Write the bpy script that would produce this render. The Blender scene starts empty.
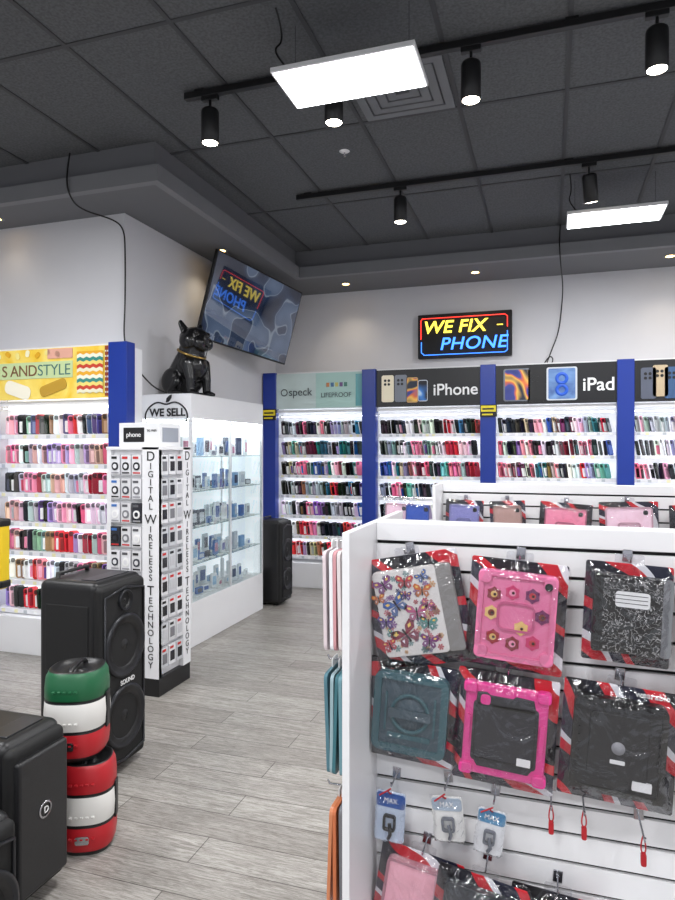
import bpy, math, random
from mathutils import Matrix, Vector
random.seed(7)
S=bpy.context.scene
COL=S.collection
def lin(c):
    o=[]
    for x in c[:3]:
        x=x/255.0
        o.append(x/12.92 if x<=0.04045 else ((x+0.055)/1.055)**2.4)
    return tuple(o)+(1.0,)
MATS={}
def P(name,c,rough=0.5,metal=0.0,em=None,es=0.0,spec=None,bump=None,noise=None,coat=0):
    if name in MATS: return MATS[name]
    m=bpy.data.materials.new(name); m.use_nodes=True
    nt=m.node_tree; b=nt.nodes['Principled BSDF']
    b.inputs['Base Color'].default_value=lin(c)
    b.inputs['Roughness'].default_value=rough
    b.inputs['Metallic'].default_value=metal
    if spec is not None: b.inputs['Specular IOR Level'].default_value=spec
    if coat: b.inputs['Coat Weight'].default_value=coat
    if em: 
        b.inputs['Emission Color'].default_value=lin(em); b.inputs['Emission Strength'].default_value=es
    tc=nt.nodes.new('ShaderNodeTexCoord')
    n=nt.nodes.new('ShaderNodeTexNoise'); nt.links.new(tc.outputs['Object'],n.inputs['Vector'])
    sc,amt=(noise if noise else (6,0.06))
    n.inputs['Scale'].default_value=sc; n.inputs['Detail'].default_value=6
    mx=nt.nodes.new('ShaderNodeMix'); mx.data_type='RGBA'; mx.blend_type='MIX'
    c0=lin(c)
    mx.inputs['A'].default_value=tuple(max(0,k*(1-amt)) for k in c0[:3])+(1,)
    mx.inputs['B'].default_value=tuple(min(1,k*(1+amt)) for k in c0[:3])+(1,)
    nt.links.new(n.outputs['Fac'],mx.inputs['Factor']); nt.links.new(mx.outputs['Result'],b.inputs['Base Color'])
    MATS[name]=m; return m
def link(o,parent=None):
    COL.objects.link(o)
    if parent is not None: o.parent=parent
    return o
def empty(name,loc=(0,0,0),rot=(0,0,0)):
    e=bpy.data.objects.new(name,None); e.empty_display_size=0.1; e.location=loc; e.rotation_euler=rot
    return link(e)
def meshobj(name,v,f,mat,parent=None,smooth=False):
    me=bpy.data.meshes.new(name); me.from_pydata(v,[],f); me.update()
    if mat: me.materials.append(mat)
    if smooth:
        for p in me.polygons: p.use_smooth=True
    return link(bpy.data.objects.new(name,me),parent)
BF=[(0,3,2,1),(4,5,6,7),(0,1,5,4),(1,2,6,5),(2,3,7,6),(3,0,4,7)]
def bv(lo,hi):
    x0,y0,z0=lo;x1,y1,z1=hi
    return [(x0,y0,z0),(x1,y0,z0),(x1,y1,z0),(x0,y1,z0),(x0,y0,z1),(x1,y0,z1),(x1,y1,z1),(x0,y1,z1)]
def box(name,lo,hi,mat,parent=None,bevel=0,seg=2):
    o=meshobj(name,bv(lo,hi),BF,mat,parent)
    if bevel:
        m=o.modifiers.new('b','BEVEL'); m.width=bevel; m.segments=seg
        if seg>2:
            for p in o.data.polygons: p.use_smooth=True
            m.harden_normals=True
    return o
def boxes(name,lst,mat,parent=None,bevel=0):
    v=[];f=[]
    for lo,hi in lst:
        b=len(v); v+=bv(lo,hi); f+=[tuple(i+b for i in q) for q in BF]
    o=meshobj(name,v,f,mat,parent)
    if bevel:
        m=o.modifiers.new('b','BEVEL'); m.width=bevel; m.segments=2
    return o
def rr_pts(w,h,r,seg=5,cx=0,cz=0):
    pts=[]
    for k,(sx,sz) in enumerate([(1,1),(-1,1),(-1,-1),(1,-1)]):
        for i in range(seg+1):
            a=math.pi/2*(k+i/seg)
            pts.append((cx+sx*(w/2-r)+r*math.cos(a), cz+sz*(h/2-r)+r*math.sin(a)))
    return pts
def prism(name,pts,y0,y1,mat,parent=None,bevel=0):
    n=len(pts)
    v=[(x,y0,z) for x,z in pts]+[(x,y1,z) for x,z in pts]
    f=[tuple(range(n)),tuple(range(2*n-1,n-1,-1))]+[(i,i+n,(i+1)%n+n,(i+1)%n) for i in range(n)]
    o=meshobj(name,v,f,mat,parent)
    if bevel:
        m=o.modifiers.new('b','BEVEL'); m.width=bevel; m.segments=2; m.limit_method='ANGLE'; m.angle_limit=1.0
    return o
def rrect(name,w,h,r,y0,y1,mat,parent=None,cx=0,cz=0,bevel=0):
    return prism(name,rr_pts(w,h,r,5,cx,cz),y0,y1,mat,parent,bevel)
def frame(name,w,h,r,t,y0,y1,mat,parent=None,cx=0,cz=0):
    a=rr_pts(w,h,r,5,cx,cz); b=rr_pts(w-2*t,h-2*t,max(r-t,0.003),5,cx,cz); n=len(a)
    v=[(x,y0,z) for x,z in a]+[(x,y0,z) for x,z in b]+[(x,y1,z) for x,z in a]+[(x,y1,z) for x,z in b]
    f=[]
    for i in range(n):
        j=(i+1)%n
        f+=[(i,j,j+n,i+n),(i+2*n,i+3*n,j+3*n,j+2*n),(i,i+2*n,j+2*n,j),(i+n,j+n,j+3*n,i+3*n)]
    return meshobj(name,v,f,mat,parent)
def lathe(name,prof,mats,parent=None,loc=(0,0,0),rot=(0,0,0),seg=40,mi=None,smooth=True,sq=0):
    v=[];f=[];n=len(prof)
    for (r,z) in prof:
        for s in range(seg):
            a=2*math.pi*s/seg; k=1.0
            if sq: k=1.0/((abs(math.cos(a))**sq+abs(math.sin(a))**sq)**(1.0/sq))
            v.append((r*k*math.cos(a),r*k*math.sin(a),z))
    idx=[]
    for i in range(n-1):
        for s in range(seg):
            t=(s+1)%seg
            f.append((i*seg+s,i*seg+t,(i+1)*seg+t,(i+1)*seg+s)); idx.append(mi[i] if mi else 0)
    me=bpy.data.meshes.new(name); me.from_pydata(v,[],f)
    for m in (mats if isinstance(mats,list) else [mats]): me.materials.append(m)
    for p,k in zip(me.polygons,idx): p.use_smooth=smooth; p.material_index=k
    o=bpy.data.objects.new(name,me); o.location=loc; o.rotation_euler=rot
    return link(o,parent)
def tube(name,pts,r,mat,parent=None,cyc=False,smooth=False):
    c=bpy.data.curves.new(name,'CURVE'); c.dimensions='3D'; c.bevel_depth=r; c.bevel_resolution=3
    c.use_fill_caps=True
    if smooth:
        s=c.splines.new('NURBS'); s.points.add(len(pts)-1); s.order_u=3; s.use_endpoint_u=True
    else:
        s=c.splines.new('POLY'); s.points.add(len(pts)-1)
    for p,q in zip(s.points,pts): p.co=(*q,1)
    s.use_cyclic_u=cyc
    c.materials.append(mat)
    return link(bpy.data.objects.new(name,c),parent)
def text(name,body,size,loc,rot,mat,parent=None,align='CENTER',ext=0.001,shear=0,bev=0,off=0,ls=1,sx=1,sp=1):
    c=bpy.data.curves.new(name,'FONT'); c.body=body; c.size=size; c.align_x=align; c.align_y='CENTER'
    c.extrude=ext; c.shear=shear; c.bevel_depth=bev; c.offset=off; c.space_line=ls; c.space_character=sp
    c.materials.append(mat)
    o=bpy.data.objects.new(name,c); o.location=loc; o.rotation_euler=rot; o.scale=(sx,1,1)
    return link(o,parent)
FY=(math.pi/2,0,0); FX=(math.pi/2,0,math.pi/2)
def vcmat(name,rough=0.25):
    m=bpy.data.materials.new(name); m.use_nodes=True; nt=m.node_tree
    a=nt.nodes.new('ShaderNodeVertexColor'); a.layer_name='Col'
    nt.links.new(a.outputs['Color'],nt.nodes['Principled BSDF'].inputs['Base Color'])
    nt.nodes['Principled BSDF'].inputs['Roughness'].default_value=rough
    return m
VCM=vcmat('painted_plastic'); 
class VC:
    def __init__(s): s.v=[];s.f=[];s.c=[]
    def prism(s,pts,t,M,col,rim=None):
        n=len(pts); b=len(s.v)
        for y in (-t/2,t/2):
            for x,z in pts: s.v.append(tuple(M@Vector((x,y,z))))
        F=[tuple(range(n)),tuple(range(2*n-1,n-1,-1))]+[(i,i+n,(i+1)%n+n,(i+1)%n) for i in range(n)]
        for k,q in enumerate(F): s.f.append(tuple(b+i for i in q)); s.c.append(rim if (rim and k>1) else col)
    def box(s,lo,hi,col):
        b=len(s.v); s.v+=bv(lo,hi)
        for q in BF: s.f.append(tuple(b+i for i in q)); s.c.append(col)
    def build(s,name,parent=None,mat=None):
        o=meshobj(name,s.v,s.f,mat or VCM,parent)
        at=o.data.color_attributes.new('Col','FLOAT_COLOR','CORNER')
        k=0
        for p,c in zip(o.data.polygons,s.c):
            for _ in p.loop_indices:
                at.data[k].color=lin(c); k+=1
        return o
def fixn(o):
    import bmesh
    bm=bmesh.new(); bm.from_mesh(o.data); bmesh.ops.recalc_face_normals(bm,faces=bm.faces); bm.to_mesh(o.data); bm.free()

# ---------- materials
M_wall=P('wall_paint',(208,208,212),0.7,noise=(3,0.04))
M_soff=P('soffit_paint',(106,107,111),0.7,noise=(2,0.05))
M_soff2=P('soffit_trim_paint',(124,125,129),0.7)
M_black=P('black_plastic',(16,16,18),0.4)
M_blackm=P('black_matte',(12,12,13),0.7)
M_dark=P('dark_gap',(22,22,24),0.8)
M_white=P('white_laminate',(228,228,230),0.35,noise=(4,0.03))
M_blue=P('blue_laminate',(18,50,142),0.3)
M_metal=P('steel',(190,190,195),0.25,1.0)
M_led=P('led_strip',(255,255,255),0.5,em=(247,250,255),es=13)
M_led2=P('cabinet_led_strip',(255,255,255),0.5,em=(250,251,255),es=34)
M_lens=P('lamp_lens',(255,255,255),0.5,em=(255,244,225),es=20)
M_warm=P('warm_lamp',(255,240,210),0.5,em=(255,205,120),es=14)
M_txtw=P('white_print',(240,240,240),0.5)
M_txtk=P('black_print',(15,15,18),0.5)
def glassmat(name,tint=(235,245,245),fac=0.10,rough=0.02,bump=0,add=0):
    m=bpy.data.materials.new(name); m.use_nodes=True; nt=m.node_tree; nt.nodes.clear()
    o=nt.nodes.new('ShaderNodeOutputMaterial'); mx=nt.nodes.new('ShaderNodeMixShader'); t=nt.nodes.new('ShaderNodeBsdfTransparent'); g=nt.nodes.new('ShaderNodeBsdfGlossy')
    t.inputs['Color'].default_value=lin(tint); g.inputs['Roughness'].default_value=rough
    lw=nt.nodes.new('ShaderNodeLayerWeight'); lw.inputs['Blend'].default_value=fac
    ad=nt.nodes.new('ShaderNodeMath'); ad.operation='ADD'; ad.use_clamp=True; ad.inputs[1].default_value=add
    nt.links.new(lw.outputs['Facing'],ad.inputs[0])
    nt.links.new(ad.outputs[0],mx.inputs[0]); nt.links.new(t.outputs[0],mx.inputs[1]); nt.links.new(g.outputs[0],mx.inputs[2]); nt.links.new(mx.outputs[0],o.inputs[0])
    if bump:
        tc=nt.nodes.new('ShaderNodeTexCoord'); n=nt.nodes.new('ShaderNodeTexNoise'); n.inputs['Scale'].default_value=11; n.inputs['Detail'].default_value=2.5; n.inputs['Distortion'].default_value=1.2
        bn=nt.nodes.new('ShaderNodeBump'); bn.inputs['Strength'].default_value=bump; bn.inputs['Distance'].default_value=0.03
        nt.links.new(tc.outputs['Object'],n.inputs['Vector']); nt.links.new(n.outputs['Fac'],bn.inputs['Height'])
        nt.links.new(bn.outputs['Normal'],g.inputs['Normal'])
    return m
M_glass=glassmat('clear_glass',(246,249,249),0.05,0.02,0,0.02)
M_bag=glassmat('clear_plastic_bag',(246,246,248),0.12,0.13,0.95,0.055)
def floor_mat():
    m=bpy.data.materials.new('wood_plank_floor'); m.use_nodes=True; nt=m.node_tree; b=nt.nodes['Principled BSDF']
    N=nt.nodes.new; L=nt.links.new
    tc=N('ShaderNodeTexCoord')
    br=N('ShaderNodeTexBrick'); br.offset=0.37; br.inputs['Scale'].default_value=1
    br.inputs['Brick Width'].default_value=1.25; br.inputs['Row Height'].default_value=0.16; br.inputs['Mortar Size'].default_value=0.002
    br.inputs['Color1'].default_value=lin((180,177,172)); br.inputs['Color2'].default_value=lin((158,154,149)); br.inputs['Mortar'].default_value=lin((98,94,90))
    L(tc.outputs['Object'],br.inputs['Vector'])
    def grain(sx,sy,sc,dist,p0,p1,dark):
        mp=N('ShaderNodeMapping'); mp.inputs['Scale'].default_value=(sx,sy,1); L(tc.outputs['Object'],mp.inputs['Vector'])
        n=N('ShaderNodeTexNoise'); n.inputs['Scale'].default_value=sc; n.inputs['Detail'].default_value=8; n.inputs['Roughness'].default_value=0.72; n.inputs['Distortion'].default_value=dist
        L(mp.outputs['Vector'],n.inputs['Vector'])
        cr=N('ShaderNodeValToRGB'); cr.color_ramp.elements[0].position=p0; cr.color_ramp.elements[0].color=dark; cr.color_ramp.elements[1].position=p1; cr.color_ramp.elements[1].color=(1,1,1,1)
        L(n.outputs['Fac'],cr.inputs['Fac']); return cr
    g1=grain(1.6,22,2.2,0.8,0.38,0.60,(0.57,0.55,0.53,1)); g2=grain(3.5,50,3.0,1.6,0.44,0.54,(0.50,0.48,0.46,1))
    prev=br.outputs['Color']
    for gg,ff in ((g1,0.75),(g2,0.8)):
        mx=N('ShaderNodeMix'); mx.data_type='RGBA'; mx.blend_type='MULTIPLY'; mx.inputs['Factor'].default_value=ff
        L(prev,mx.inputs['A']); L(gg.outputs['Color'],mx.inputs['B']); prev=mx.outputs['Result']
    L(prev,b.inputs['Base Color'])
    b.inputs['Roughness'].default_value=0.42
    return m
def ceil_mat():
    m=bpy.data.materials.new('ceiling_tile'); m.use_nodes=True; nt=m.node_tree; b=nt.nodes['Principled BSDF']
    tc=nt.nodes.new('ShaderNodeTexCoord'); n=nt.nodes.new('ShaderNodeTexNoise'); n.inputs['Scale'].default_value=70; n.inputs['Detail'].default_value=4
    nt.links.new(tc.outputs['Object'],n.inputs['Vector'])
    cr=nt.nodes.new('ShaderNodeValToRGB'); cr.color_ramp.elements[0].position=0.35; cr.color_ramp.elements[0].color=lin((80,82,85)); cr.color_ramp.elements[1].position=0.65; cr.color_ramp.elements[1].color=lin((97,99,102))
    nt.links.new(n.outputs['Fac'],cr.inputs['Fac']); nt.links.new(cr.outputs['Color'],b.inputs['Base Color']); b.inputs['Roughness'].default_value=0.9
    return m
# ---------- room
XL,XR,YF,YB=-6.0,4.0,-3.0,7.0
ZC=3.56; ZS=3.28
box('floor',(XL,YF,-0.1),(XR,YB+0.1,0),floor_mat())
ceiling=box('ceiling',(XL,YF,ZC),(XR,YB+0.1,ZC+0.1),ceil_mat())
g=[]
x=0.10-0.61*10
while x<XR:
    if x>XL: g.append(((x-0.012,YF,ZC-0.006),(x+0.012,YB,ZC+0.001)))
    x+=0.61
y=3.94-1.22*5
while y<6.3:
    g.append(((XL,y-0.012,ZC-0.005),(XR,y+0.012,ZC+0.001))); y+=1.22
boxes('ceiling_grid',g,P('ceiling_grid_paint',(62,63,66),0.6),ceiling)
box('wall_back',(-3.03,YB,0),(XR,YB+0.1,ZC),M_wall)
box('wall_left',(XL,4.15,0),(-3.03,YB+0.1,ZC),M_wall)
box('wall_far_left',(XL-0.1,YF,0),(XL,4.15,ZC),M_wall)
box('wall_right',(XR,YF,0),(XR+0.1,YB+0.1,ZC),M_wall)
boxes('wall_front',[((XL,YF-0.1,0),(XR,YF,0.35)),((XL,YF-0.1,2.9),(XR,YF,ZC))]+[((xx-0.05,YF-0.1,0.35),(xx+0.05,YF,2.9)) for xx in (-5.95,-4,-2,0,2,3.95)],M_wall)
box('soffit_back',(-2.5,6.3,ZS),(XR,YB,ZC),M_soff)
box('soffit_left',(XL,3.75,ZS),(-2.5,YB,ZC),M_soff)
def prof(nm,z0,z1,k):
    P2=[(XL,3.75-k),(-2.5+k,3.75-k),(-2.5+k,6.3-k),(XR,6.3-k),(XR,6.3),(-2.5,6.3),(-2.5,3.75),(XL,3.75)]
    n=len(P2); v=[(x,y,z0) for x,y in P2]+[(x,y,z1) for x,y in P2]
    f=[(i,(i+1)%n,(i+1)%n+n,i+n) for i in range(n)]
    for q in ((0,1,6,7),(1,2,5,6),(2,3,4,5)):
        f.append(q); f.append(tuple(a+n for a in reversed(q)))
    o=meshobj(nm,v,f,M_soff2); fixn(o); return o
prof('trim_1',ZS-0.01,ZS+0.10,0.06)

# ---------- display wall cases
PAL=[(20,20,22)]*7+[(50,52,58)]*3+[(232,232,235)]*4+[(170,175,180)]*2+[(185,50,62),(200,45,55),(225,130,160),(232,170,190),(222,110,140),(120,84,160),(165,145,200),(40,78,160),(70,135,195),(40,105,108),(100,165,155),(190,172,145),(140,105,72),(110,42,62),(118,130,142),(238,210,216)]
PALL=[(20,20,22)]*4+[(232,232,235)]*3+[(170,175,180)]*2+[(150,30,45),(200,45,55),(180,70,90),(225,130,160),(232,170,190),(222,110,140),(240,200,212),(120,84,160),(165,145,200),(90,60,130),(70,80,120),(120,160,150),(150,110,80),(200,160,150)]
OCT=lambda w,h,k:[(w/2,h/2-k),(w/2-k,h/2),(-w/2+k,h/2),(-w/2,h/2-k),(-w/2,-h/2+k),(-w/2+k,-h/2),(w/2-k,-h/2),(w/2,-h/2+k)]
def case_rows(name,xs,rows,y,parent,yaw=56,pal=PAL):
    vc=VC()
    for ri,z in enumerate(rows):
        base=random.choice(pal)
        for (xa,xb) in xs:
            x=xa+0.04
            run=0
            while x<xb-0.03:
                if run<=0: base=random.choice(pal); run=random.choice([1,1,1,2,3])
                run-=1
                c=tuple(max(0,min(255,k+random.randint(-14,14))) for k in base)
                h=0.150+random.uniform(-.010,.010)
                M=Matrix.Translation((x,y+random.uniform(-.006,.006),z-0.08+h/2+0.004))@Matrix.Rotation(math.radians(yaw+random.uniform(-9,9)),4,'Z')@Matrix.Rotation(math.radians(-10+random.uniform(-4,4)),4,'X')
                rim=random.choice([None,None,None,(25,25,28),(225,225,228),tuple(int(k*0.7) for k in c)])
                vc.prism(OCT(0.076,h,0.012),0.010,M,c,rim)
                M2=M@Matrix.Translation((-0.018,-0.008,h/2-0.024))
                vc.prism(OCT(0.030,0.032,0.007),0.006,M2,tuple(int(k*0.4) for k in c))
                M3=M@Matrix.Translation((0.002,-0.0057,-0.02))
                vc.prism(OCT(0.055,0.085,0.004),0.001,M3,random.choice([(235,235,235),c,c,c,tuple(min(255,k+50) for k in c),tuple(int(k*0.7) for k in c),random.choice(pal)]))
                x+=random.uniform(0.037,0.047)
            t=xa+0.03
            while t<xb-0.05:
                vc.box((t,y-0.078,z-0.104),(t+0.03,y-0.076,z-0.080),random.choice([(250,250,250),(240,235,190),(190,195,200)])); t+=random.uniform(0.06,0.12)
    return vc.build(name,parent)
def wall_case(name,cols,top,hh,yf,yb,rowz,yaw=56,pal=PAL):
    e=empty(name)
    cw=0.075
    x0,x1=cols[0],cols[-1]
    boxes('columns',[((c-cw,yf,0.0),(c+cw,yf+0.10,top)) for c in cols],M_blue,e,0.004)
    boxes('dividers',[((c-0.02,yf+0.10,0.0),(c+0.02,yb,top-0.02)) for c in cols],M_white,e)
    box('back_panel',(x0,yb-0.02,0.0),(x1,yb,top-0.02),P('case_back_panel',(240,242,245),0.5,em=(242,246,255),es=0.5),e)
    xs=[(a+cw,b-cw) for a,b in zip(cols[:-1],cols[1:])]
    xi=[(a+0.02,b-0.02) for a,b in zip(cols[:-1],cols[1:])]
    boxes('plinth',[((a-0.0,yf+0.03,0),(b,yb-0.02,0.27)) for a,b in xs],M_white,e,0.004)
    boxes('top_board',[((a,yf+0.05,top-0.02),(b,yb,top)) for a,b in xs],M_white,e)
    sh=[];lip=[];led=[]
    for z in rowz:
        for a,b in xi:
            sh.append(((a,yf+0.11,z-0.094),(b,yb-0.02,z-0.080)))
        for a,b in xs:
            lip.append(((a,yf+0.095,z-0.108),(b,yf+0.11,z-0.074)))
            led.append(((a+0.02,yf+0.125,z+0.120),(b-0.02,yf+0.14,z+0.126)))
    boxes('shelves',sh,M_white,e); boxes('price_lips',lip,P('price_lip',(232,232,235),0.3),e)
    boxes('led_strips',led,M_led,e)
    boxes('light_valance',[((a,yf+0.06,top-hh-0.03),(b,yf+0.08,top-hh)) for a,b in xs],M_white,e)
    case_rows('phone_cases',xs,rowz,yf+0.17,e,yaw,pal)
    return e,xs
bc=[-2.94,-1.80,-0.575,0.685,1.90,3.1]
rowsB=[1.745-0.2225*i for i in range(7)]
ecase,xsB=wall_case('phone_case_wall_display',bc,2.35,0.41,6.6,7.0,rowsB)
M_hdrk=P('black_banner',(14,15,20),0.35)
M_hdrt=P('pale_teal_banner',(196,212,209),0.4,noise=(5,0.15))
for i,(a,b) in enumerate(xsB):
    box('header_%d'%i,(a,6.63,1.95),(b,6.65,2.335),M_hdrt if i==0 else M_hdrk,ecase)
yh=6.628
def wavy(name,cols,scale=6,dist=4,kind='WAVE',em=0,rough=0.4,pos=None,rnd=False,interp=None,detail=None,dscale=0.7):
    m=bpy.data.materials.new(name); m.use_nodes=True; nt=m.node_tree; b=nt.nodes['Principled BSDF']
    tc=nt.nodes.new('ShaderNodeTexCoord'); vec=tc.outputs['Object']
    if rnd:
        oi=nt.nodes.new('ShaderNodeObjectInfo'); ad=nt.nodes.new('ShaderNodeVectorMath'); ad.operation='MULTIPLY_ADD'
        nt.links.new(oi.outputs['Random'],ad.inputs[0]); ad.inputs[1].default_value=(9,3,7); nt.links.new(tc.outputs['Object'],ad.inputs[2]); vec=ad.outputs[0]
    if kind=='WAVE':
        w=nt.nodes.new('ShaderNodeTexWave'); w.inputs['Scale'].default_value=scale; w.inputs['Distortion'].default_value=dist; w.inputs['Detail'].default_value=0.6; w.inputs['Detail Scale'].default_value=dscale; out='Fac'
        w.bands_direction='DIAGONAL'; w.wave_profile='SAW'
    elif kind=='NOISE':
        w=nt.nodes.new('ShaderNodeTexNoise'); w.inputs['Scale'].default_value=scale; w.inputs['Detail'].default_value=3 if detail is None else detail; w.inputs['Distortion'].default_value=dist; out='Fac'
    else:
        w=nt.nodes.new('ShaderNodeTexVoronoi'); w.inputs['Scale'].default_value=scale; out='Distance'
    nt.links.new(vec,w.inputs['Vector'])
    cr=nt.nodes.new('ShaderNodeValToRGB'); cr.color_ramp.interpolation=interp or ('CONSTANT' if kind!='NOISE' else 'LINEAR')
    el=cr.color_ramp.elements
    n=len(cols)
    while len(el)<n: el.new(0.5)
    for i,c in enumerate(cols):
        el[i].position=pos[i] if pos else i/n
        el[i].color=lin(c)
    nt.links.new(w.outputs[out],cr.inputs['Fac']); nt.links.new(cr.outputs['Color'],b.inputs['Base Color'])
    b.inputs['Roughness'].default_value=rough
    if em:
        nt.links.new(cr.outputs['Color'],b.inputs['Emission Color']); b.inputs['Emission Strength'].default_value=em
    return m
GP=P('grey_print',(60,70,75),0.5)
lathe('brand_mark',[(0.03,0),(0.04,0),(0.04,0.002),(0.03,0.002),(0.03,0)],GP,ecase,(-2.77,yh-0.001,2.13),(math.pi/2,0,0),24)
text('brand_text','speck',0.12,(-2.58,yh-0.004,2.13),FY,GP,ecase)
box('mint_panel',(-2.40,yh-0.001,1.96),(-1.88,yh+0.001,2.33),P('mint_print',(172,205,197),0.5),ecase)
text('brand_text_b','LIFEPROOF',0.07,(-2.17,yh-0.004,2.09),FY,GP,ecase)
vc=VC()
for i in range(5):
    vc.box((-2.28+i*0.05,yh-0.004,2.18),(-2.245+i*0.05,yh-0.001,2.225),[(190,120,70),(70,110,150),(190,180,100),(110,80,130),(60,120,105)][i])
vc.box((-1.95,yh-0.003,1.97),(-1.88,yh-0.001,2.31),(90,160,165))
vc.build('printed_icons',ecase)
def phone_pic(cx,cz,w,h,mat,cam=False,scr=None):
    rrect('pictured_device',w,h,0.02,yh-0.008,yh-0.004,mat,ecase,cx,cz)
    if cam:
        for dx,dz in ((-0.2,0.3),(0.1,0.3),(-0.2,0.16),(0.1,0.16)):
            rrect('pictured_lens',0.028,0.028,0.0135,yh-0.011,yh-0.008,M_black,ecase,cx+dx*w,cz+dz*h)
    if scr: rrect('pictured_screen',w*0.88,h*0.92,0.014,yh-0.011,yh-0.008,scr,ecase,cx,cz)
sw1=wavy('swirl_print_a',[(30,40,110),(60,70,150),(225,110,60),(240,190,90),(30,40,60)],2.2,3.5,'NOISE',pos=[0.2,0.42,0.5,0.56,0.7],detail=0)
sw2=wavy('swirl_print_b',[(10,14,30),(60,130,210),(190,220,240),(20,60,140)],2,4,'NOISE',pos=[0.3,0.45,0.52,0.65],detail=0)
phone_pic(-1.60,2.14,0.13,0.28,P('pale_gold',(215,205,180),0.3,0.3),True)
phone_pic(-1.46,2.14,0.13,0.28,P('graphite',(110,115,125),0.3,0.3),True)
phone_pic(-1.34,2.12,0.12,0.26,P('gold',(190,150,100),0.3,0.3),False,sw1)
phone_pic(-1.23,2.11,0.10,0.22,P('silver_p',(190,195,205),0.3,0.3),False,sw2)
text('category_text','iPhone',0.165,(-0.90,yh-0.004,2.11),FY,M_txtw,ecase,off=0.002)
phone_pic(-0.30,2.14,0.25,0.32,P('graphite',(110,115,125),0.3,0.3),False,sw1)
phone_pic(-0.12,2.13,0.16,0.32,P('black_plastic',(16,16,18)),True)
phone_pic(0.12,2.14,0.28,0.32,P('pale_frame',(205,210,215),0.3,0.3),False,wavy('swirl_print_c',[(170,200,230),(120,160,210),(60,90,150)],3,2,'NOISE'))
for dz in (0.05,-0.06): 
    lathe('pictured_ring',[(0.03,0),(0.06,0),(0.06,0.002),(0.03,0.002),(0.03,0)],P('blue_ring',(30,80,190),0.4,em=(60,120,220),es=0.2),ecase,(0.12,yh-0.012,2.14+dz),(math.pi/2,0,0),24)
text('category_text_b','iPad',0.175,(0.45,yh-0.004,2.12),FY,M_txtw,ecase,off=0.002)
for i,cc in enumerate([(90,95,110),(190,170,140),(60,90,130),(200,200,205)]):
    phone_pic(0.88+0.1*i,2.12+0.02*(i%2),0.13,0.29,P('dev%d'%i,cc,0.3,0.3),True)
text('category_text_c','Galaxy',0.15,(1.5,yh-0.004,2.12),FY,M_txtw,ecase)
vc=VC()
for cx in (-2.94,-0.575):
    vc.box((cx-0.075,6.585,1.83),(cx+0.09,6.598,1.95),(20,20,20)); vc.box((cx-0.065,6.582,1.88),(cx+0.08,6.586,1.94),(225,205,40))
    vc.box((cx-0.05,6.579,1.90),(cx+0.06,6.583,1.915),(20,20,20)); vc.box((cx-0.055,6.582,1.845),(cx+0.05,6.586,1.86),(225,205,40))
vc.build('price_signs',ecase)

# left case
lc=[-5.26,-4.04,-2.835]
rowsL=[1.69-0.2175*i for i in range(7)]
lcase,xsL=wall_case('accessory_wall_display',lc,2.25,0.39,3.80,4.06,rowsL,50,PALL)
M_yel=wavy('yellow_banner_print',[(240,208,40),(248,226,120),(238,192,30)],4,1.0,'NOISE')
for a,b in xsL: box('header_banner',(a,3.83,1.87),(b,3.85,2.235),M_yel,lcase)
yl=3.828
box('banner_strip',(-3.9,yl-0.002,2.02),(-3.23,yl,2.14),P('pale_green_print',(196,214,160),0.5),lcase)
text('banner_text','S AND',0.115,(-3.54,yl-0.004,2.075),FY,P('brown_print',(120,80,50),0.5),lcase,align='RIGHT',sp=0.95)
text('banner_text_b','STYLE',0.115,(-3.245,yl-0.004,2.075),FY,P('thin_teal_print',(60,110,110),0.5),lcase,align='RIGHT',off=-0.001,sp=0.95)
vc=VC()
def zig(cx,cz,w,h,cols,n):
    for i in range(n):
        z0=cz-h/2+h*i/n; k=8
        for j in range(k):
            xa=cx-w/2+w*j/k; xb=xa+w/k; d=h/n*0.45; za=d if j%2 else 0; zb=0 if j%2 else d
            b=len(vc.v); hh=h/n
            vc.v+=[(xa,yl-0.006,z0+za),(xb,yl-0.006,z0+zb),(xb,yl-0.006,min(cz+h/2,z0+zb+hh)),(xa,yl-0.006,min(cz+h/2,z0+za+hh))]
            vc.f.append((b,b+1,b+2,b+3)); vc.c.append(cols[i%len(cols)])
zig(-3.08,2.05,0.22,0.30,[(235,230,200),(200,70,50),(235,215,120),(60,140,130),(235,235,215),(230,170,50)],12)
vc.box((-3.45,yl-0.004,2.16),(-3.23,yl-0.001,2.23),(225,170,150))
vc.box((-2.955,yl-0.004,1.88),(-2.912,yl-0.001,2.23),(150,70,40))
for i in range(9):
    for j in range(2):
        vc.box((-2.95+j*0.017,yl-0.007,1.90+i*0.036),(-2.941+j*0.017,yl-0.005,1.912+i*0.036),(235,235,225))
for i in range(7):
    vc.prism(rr_pts(0.05,0.035,0.014,3),0.002,Matrix.Translation((-3.9+0.09*i,yl-0.003,2.19+0.015*(i%2)))@Matrix.Rotation(0.6*i,4,'Y'),[(245,240,200),(225,170,40),(240,225,140)][i%3])
vc.prism(rr_pts(0.24,0.10,0.04,3),0.002,Matrix.Translation((-3.72,yl-0.003,1.94))@Matrix.Rotation(0.3,4,'Y'),(245,240,220))
vc.prism(rr_pts(0.24,0.08,0.03,3),0.002,Matrix.Translation((-3.4,yl-0.003,1.95))@Matrix.Rotation(-0.3,4,'Y'),(190,150,50))
vc.build('banner_pictures',lcase)

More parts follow.
